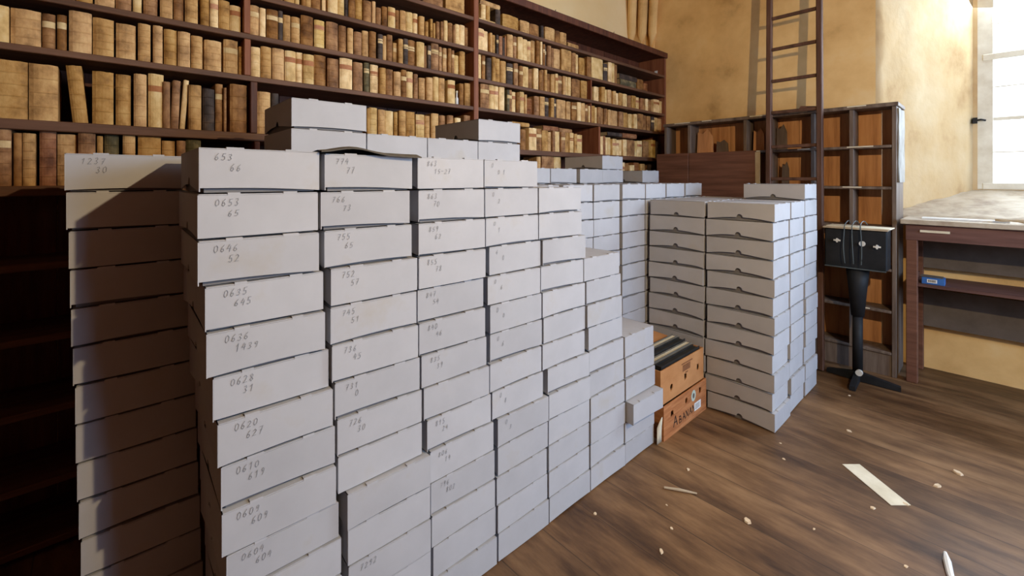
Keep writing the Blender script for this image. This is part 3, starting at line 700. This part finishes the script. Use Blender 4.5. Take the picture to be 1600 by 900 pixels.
# ------------------------------------------------------------------ standing desk under the window
dk = thing('standing_desk', 'tall worn purple-brown wooden desk with open shelf under the window sill', 'desk', (-.48, 4.5, 0))
def dp(name, bm, m, **k):
    bmesh.ops.translate(bm, verts=bm.verts, vec=(.48, -4.5, 0)); return part(name, bm, m, dk, **k)
o = dp('desktop', bx(-.51, 1.25, 4.47, 4.955, 1.205, 1.24), M['plaster_sill'], bevel=.003); o['label'] = 'pale dusty desktop'
dp('apron', bx(-.48, 1.22, 4.50, 4.53, 1.085, 1.205), M['deskwood'])
for xa in (-.48, 1.155):
    for ya in (4.5, 4.875): dp('leg', bx(xa, xa+.065, ya, ya+.065, 0, 1.204 if ya > 4.6 else 1.084), M['redwood'] if False else M['panelwood'], bevel=.004)
for xa in (-.455, 1.17): dp('side_rail', bx(xa, xa+.02, 4.566, 4.874, .70, .80), M['deskwood'])
dp('inner_shelf', bx(-.434, 1.154, 4.52, 4.93, .735, .757), M['deskwood'])
dp('rear_board', bx(-.414, 1.154, 4.885, 4.905, .83, 1.10), M['greyboard'])
dp('rear_board', bx(-.414, 1.154, 4.885, 4.905, .36, .66), M['greyboard'])
o = dp('apron_label', bx(-.40, -.24, 4.494, 4.4995, 1.148, 1.165), M['paper']); o['label'] = 'narrow pale label strip on the apron'
# things on the desk
o = part('white_board', bx(-.40, .05, 4.60, 4.68, 1.2405, 1.252), M['whitepaper']); tag(o, 'long narrow white board lying on the desk by the cabinet', 'board')
sp = thing('turned_spindle', 'turned wooden spindle lying on the desktop at the right edge', 'spindle', (-.02, 4.56, 1.262))
bm = bmesh.new(); pts = [(i*.035, .004*math.sin(i), 0) for i in range(12)]
addtube(bm, pts, [.007,.012,.008,.010,.019,.012,.008,.010,.018,.010,.008,.010], 12); part('spindle_body', bm, M['manila'], sp, smooth=True)
bb = thing('blue_box', 'small blue box with white barcode label on the desk\'s inner shelf', 'box', (-.395, 4.54, .7575))
part('box_body', bx(0, .125, 0, .09, 0, .05), M['blue'], bb, bevel=.002)
bm = bmesh.new(); addbox(bm, -.008, .115, .0, .09, .0515, .0545)
for v in bm.verts: v.co.z += .02*(.12-v.co.x)
o = part('open_lid', bm, M['greyboard'], bb)
o = part('barcode_label', bx(.03, .085, -.0012, -.0002, .012, .038), M['whitepaper'], bb)
bm = bmesh.new()
for k in range(11): addbox(bm, .036+k*.004, .036+k*.004+(.0018 if k % 3 else .0026), -.0018, -.0013, .017, .034)
part('barcode', bm, M['ink'], bb)

# ------------------------------------------------------------------ black stand with case
st = thing('equipment_stand', 'black stand carrying a black case, in front of the pigeonhole cabinet', 'stand', (-.72, 4.22, 0))
bm = bmesh.new(); addbox(bm, -.205, .175, -.06, .10, .87, 1.165); part('case', bm, M['black'], st, bevel=.008)
for x, z in ((-.12, 1.075), (.035, 1.065), (.12, 1.05)):
    bm = bmesh.new(); addtube(bm, [(x, -.061, z), (x, -.085, z)], .011, 12)
    if abs(x-.035) < .01: addtube(bm, [(x, -.085, z), (x, -.088, z)], .020, 14)
    else: addbox(bm, x-.022, x+.022, -.082, -.078, z-.006, z+.006); addbox(bm, x-.005, x+.005, -.083, -.079, z-.016, z+.016)
    o = part('wing_nut', bm, M['chrome'], st); o['label'] = 'bright metal wing nut'
bm = bmesh.new(); addbox(bm, -.20, .17, -.075, -.062, .868, .876); part('case_ledge', bm, M['cable'], st)
bm = bmesh.new(); addtube(bm, [(-.01, .02, .08), (-.01, .02, .50)], .033, 16); addtube(bm, [(-.01, .02, .50), (-.01, .02, .72), (-.01, .02, .87)], [.042, .06, .075], 16); part('pole', bm, M['black'], st, smooth=True)
for (x, y) in ((-.205, .04), (.24, .03), (-.0, -.22)):
    bm = bmesh.new(); d = Vector((x, y, 0)); d2 = d.normalized(); s = Vector((-d2.y, d2.x, 0))*.018
    a0 = Vector((-.01, .02, 0)) if True else None
    vs = [a0-s, a0+s, d+s, d-s]; lo = [bm.verts.new(v+Vector((0,0,.004))) for v in vs]; hi = [bm.verts.new(v+Vector((0,0,.035 if i > 1 else .075))) for i, v in enumerate(vs)]
    bm.faces.new(lo[::-1]); bm.faces.new(hi)
    for i in range(4): bm.faces.new((lo[i], lo[(i+1)%4], hi[(i+1)%4], hi[i]))
    f_ = part('foot', bm, M['black'], st)
bm = bmesh.new(); addtube(bm, [(.01, -.03, .085), (.01, -.055, .085)], .022, 16); o = part('locking_knob', bm, M['chrome'], st); o['label'] = 'white locking knob'
fo = thing('card_folder', 'worn tan card folder lying on top of the black case', 'folder', (-.72, 4.22, 1.1655))
bm = bmesh.new(); addbox(bm, -.215, .18, -.075, .11, 0, .012, rot=Matrix.Rotation(.03, 3, 'Z')); part('cover', bm, M['manila'], fo, bevel=.002)
bm = bmesh.new(); addbox(bm, -.19, .195, -.07, .10, .0125, .019, rot=Matrix.Rotation(-.03, 3, 'Z')); part('sheet', bm, M['paper'], fo)
for k, (xc, dr) in enumerate(((-.07, 0), (-.02, .03), (.03, -.02))):
    bm = bmesh.new(); pts = []
    for i in range(25):
        a = i/24
        y = .10-.20*min(1, a*2.2) if a < .45 else -.10-.012*math.sin(a*9)
        z = .030+.03*math.sin(PI*a*2.2) if a < .45 else .030-(a-.45)*.52
        pts.append((xc+.006*math.sin(a*7+k), y, max(z, -.27)))
    addtube(bm, pts, .0035, 6)
    o = part('power_cable', bm, M['cable']); o.location = (-.72, 4.22, 1.1655)
    tag(o, ('left', 'middle', 'right')[k]+'most grey cable hanging over the black case and folder'.replace('most', '' if k == 1 else 'most', 1), 'cable', 'cables over the black case')

# ------------------------------------------------------------------ banana cartons
def carton(loc, rz, m, name, label, holes):
    t = thing(name, label, 'carton', loc, rz)
    L, Dp, Hh, th = .56, .40, .205, .006        # length along y, depth -x, height
    bm = bmesh.new(); addbox(bm, -Dp, 0, 0, L, 0, th)
    addbox(bm, -Dp, -Dp+th, 0, L, th, Hh); addbox(bm, -Dp+th, -th, 0, th, th, Hh); addbox(bm, -Dp+th, -th, L-th, L, th, Hh)
    part('tray', bm, m, t)
    # front wall with round hand holes
    bm = bmesh.new(); N = 16; ny = 28; 
    prof = []
    zs = [th+(Hh-th)*k/14 for k in range(15)]; ys = [L*k/42 for k in range(43)]
    V = {}
    def vert(i, j, s):
        if (i, j, s) not in V: V[(i, j, s)] = bm.verts.new((-th*s, ys[i], zs[j]))
        return V[(i, j, s)]
    def inside(y, z): return any(((y-a)/.016)**2+((z-b)/.020)**2 < 1 for a, b in holes)
    solid = {(i, j) for i in range(42) for j in range(14) if not inside((ys[i]+ys[i+1])/2, (zs[j]+zs[j+1])/2)}
    for i, j in solid:
        for s in (0, 1): bm.faces.new([vert(i, j, s), vert(i+1, j, s), vert(i+1, j+1, s), vert(i, j+1, s)])
        for (di, dj), (a, b) in {(-1,0):((0,0),(0,1)), (1,0):((1,0),(1,1)), (0,-1):((0,0),(1,0)), (0,1):((0,1),(1,1))}.items():
            if (i+di, j+dj) not in solid:
                bm.faces.new([vert(i+a[0], j+a[1], 0), vert(i+b[0], j+b[1], 0), vert(i+b[0], j+b[1], 1), vert(i+a[0], j+a[1], 1)])
    for v in bm.verts:                           # smooth the hole rims into ovals
        for a, b in holes:
            dy, dz = v.co.y-a, v.co.z-b; q = math.hypot(dy/.016, dz/.020)
            if .55 < q < 1.45: v.co.y = a+dy/q; v.co.z = b+dz/q; break
    part('front_wall', bm, m, t); return t
lc = carton((-1.325, 2.405, 0), 0, M['carton_red'], 'banana_carton', 'lower orange-brown banana carton with marker letters, standing on the floor', [(.10,.135), (.28,.150), (.47,.155)])
uc = carton((-1.34, 2.395, .2065), 0, M['carton'], 'banana_carton', 'upper plain orange-brown carton holding black binders, on the lower carton', [(.13,.075), (.31,.085), (.48,.095)])
# hand-lettering: A BANAN
GL = {'A':[[(0,0),(.45,1),(.9,0)],[(.2,.4),(.75,.4)]], 'B':[[(.05,0),(.05,1),(.6,.9),(.55,.55),(.05,.5),(.7,.4),(.7,.1),(.05,0)]], 'N':[[(0,0),(.05,1),(.75,0),(.8,1)]]}
bm = bmesh.new(); y = .115
for ch, hh, zz in (('A',.060,.045), (' ',0,0), ('B',.042,.042), ('A',.042,.044), ('N',.042,.046), ('A',.042,.048), ('N',.042,.050)):
    if ch == ' ': y += .012; continue
    for s_ in GL[ch]: strip(bm, [(.0012, y+a*hh*.85, zz+b*hh) for a, b in s_], .0075 if hh > .05 else .0055, Vector((1,0,0)), None)
    y += hh*.85+.008
o = part('marker_lettering', bm, M['ink'], lc); o['label'] = 'black marker letters A BANAN'
bm = bmesh.new(); vs = [bm.verts.new((.001, .375+.030*math.cos(2*PI*k/24), .15+.036*math.sin(2*PI*k/24))) for k in range(24)]; bm.faces.new(vs)
part('round_sticker', bm, M['sticker'], lc)
bm = bmesh.new(); vs = [bm.verts.new((.0018, .375+.014*math.cos(2*PI*k/18), .15+.017*math.sin(2*PI*k/18))) for k in range(18)]; bm.faces.new(vs)
part('sticker_mark', bm, M['greyboard'], lc)
part('white_label', bx(.0003, .0016, .385, .475, .045, .095), M['whitepaper'], lc)
bm = bmesh.new()
for k in range(5): addbox(bm, .0017, .0021, .395, .46, .055+k*.007, .0575+k*.007)
part('label_text', bm, M['greyboard'], lc)
bm = bmesh.new(); addbox(bm, .0003, .0012, .27, .37, .125, .165); addbox(bm, .0003, .0012, .255, .40, .170, .178); addbox(bm, .0003, .0012, .305, .34, .108, .116)
part('printed_block', bm, M['print'], uc)
bm = bmesh.new(); addbox(bm, -.40, -.26, .01, .54, .206, .210, rot=Matrix.Rotation(.06, 3, 'Y')); part('folded_flap', bm, M['carton'], uc)
def binder(x, z0, h, th, m, label, L=.50, y0=2.43, tilt=0):
    t = thing('binder', label, 'binder', (x, y0, z0)); t.rotation_euler = (0, tilt, 0)
    bm = bmesh.new(); addbox(bm, 0, .003, 0, L, 0, h); addbox(bm, th-.003, th, 0, L, 0, h); addbox(bm, .003, th-.003, 0, .004, 0, h); part('cover', bm, m, t)
    part('papers', bx(.004, th-.004, .006, L-.01, .002, h-.008), M['paper'] if m is M['greyfolder'] else M['leather_black'], t)
    return t
binder(-1.40, .2128, .212, .045, M['leather_black'], 'black binder nearest the front wall of the upper carton')
binder(-1.448, .2128, .225, .04, M['greyfolder'], 'grey-brown folder with pale papers behind the black binder')
binder(-1.50, .2128, .235, .045, M['leather_black'], 'black binder behind the grey folder in the upper carton')
binder(-1.548, .2128, .242, .04, M['greyfolder'], 'rearmost grey-brown folder standing in the upper carton')
# curled pale paper beside the lower carton
bm = bmesh.new(); P = []
for i in range(9):
    a = i/8; P.append([bm.verts.new((.02*math.sin(a*PI)+.05*a*0, -.0, 0)) if False else bm.verts.new((.018*math.sin(a*PI)*k_/3, a*.05, .004+.16*k_/3*(.6+.4*math.sin(a*PI)))) for k_ in range(4)])
for A_, B_ in zip(P, P[1:]):
    for k_ in range(3): bm.faces.new((A_[k_], A_[k_+1], B_[k_+1], B_[k_]))
ext = bmesh.ops.extrude_face_region(bm, geom=bm.faces[:]); bmesh.ops.translate(bm, verts=[g for g in ext['geom'] if isinstance(g, bmesh.types.BMVert)], vec=(.0015,0,0))
o = part('curled_paper', bm, M['paper'], smooth=True); o.location = (-1.335, 2.345, 0); tag(o, 'curled pale paper standing between last front column and banana carton', 'paper')

# ------------------------------------------------------------------ scraps on the floor
bm = bmesh.new(); vs = [bm.verts.new((x, y, z)) for z in (.001, .003) for x, y in ((-.572,2.932), (-.345,2.736), (-.282,2.806), (-.509,3.002))]
bm.faces.new(vs[:4][::-1]); bm.faces.new(vs[4:])
for i in range(4): bm.faces.new((vs[i], vs[(i+1)%4], vs[4+(i+1)%4], vs[4+i]))
tag(part('card_strip', bm, M['paper']), 'long cream card strip lying on the floor boards right of the boxes', 'card strip')
bm = bmesh.new(); addtube(bm, [(-.15,2.55,.006), (-.142,2.50,.008), (-.13,2.43,.006), (-.115,2.36,.006)], [.006,.013,.012,.010], 8); tag(part('plastic_strip', bm, M['whitepaper']), 'short shiny white strip on the floor at the bottom right', 'strip')
bm = bmesh.new(); addtube(bm, [(-1.125,2.045,.006), (-1.06,2.085,.008), (-.995,2.125,.006)], [.005,.007,.004], 6); tag(part('wood_splinter', bm, M['manila']), 'long thin wood splinter on the floor near the front columns', 'splinter')
FL = [(.0,-.943,1.691,.018,'beside the front wall, near the bottom of the photo'), (0,-.975,1.836,.013,'above the lowest flake beside the front wall'), (0,-1.254,1.655,.014,'touching the front wall\'s third column'),
 (0,-.764,2.128,.026,'largest pale one in the middle of the open floor'), (0,-.146,3.294,.030,'at the right edge, beyond the card strip'), (0,-.209,3.081,.026,'right of the card strip\'s far end'), (0,-1.113,2.273,.016,'between front columns and banana carton'),
 (0,-.40,2.65,.018,'just below the card strip\'s near end'), (0,-.62,3.35,.020,'between the boxes and the right edge, far back'), (0,-.80,2.75,.012,'in front of the thumb-hole group'), (0,-.86,2.9,.010,'closest to the thumb-hole group\'s corner'),
 (0,-.30,2.80,.016,'touching the card strip\'s long edge'), (0,-.55,2.30,.010,'small, right of the largest pale flake'), (0,-1.06,1.95,.009,'small, near the wood splinter'), (0,-.72,3.9,.014,'near the feet of the black stand'), (0,-.25,2.35,.012,'left of the shiny white strip')]
for i, (_, x, y, s, wh) in enumerate(FL):
    s *= 1.3; r = random.Random(i+60); bm = bmesh.new(); n = r.choice((5, 6, 7)); a0 = r.random()*6
    P = [(s*.62*math.cos(a0+2*PI*k/n)*r.uniform(.7, 1.2), s*.45*math.sin(a0+2*PI*k/n)*r.uniform(.7, 1.2)) for k in range(n)]
    lo = [bm.verts.new((px_, py, .0008)) for px_, py in P]; hi = [bm.verts.new((px_*.8, py*.8, s*.22)) for px_, py in P]
    bm.faces.new(lo[::-1]); bm.faces.new(hi)
    for k in range(n): bm.faces.new((lo[k], lo[(k+1)%n], hi[(k+1)%n], hi[k]))
    o = part('plaster_flake', bm, M['chip']); o.location = (x, y, 0); o.rotation_euler = (0, 0, r.random()*6)
    tag(o, 'plaster flake on the floor, '+wh, 'flake', 'plaster flakes on the floor')

# iron nails in the plaster above the bookcase
for y, z, lab in ((3.27, 3.20, 'black iron nail in the cream wall just above the bookcase, nearer one'), (4.26, 3.20, 'small bent iron nail in the cream wall, farther along')):
    bm = bmesh.new(); addtube(bm, [(-3.0205, y, z), (-2.97, y, z+.004), (-2.962, y, z+.03)], [.006, .006, .003], 8)
    tag(part('wall_nail', bm, M['black']), lab, 'nail')
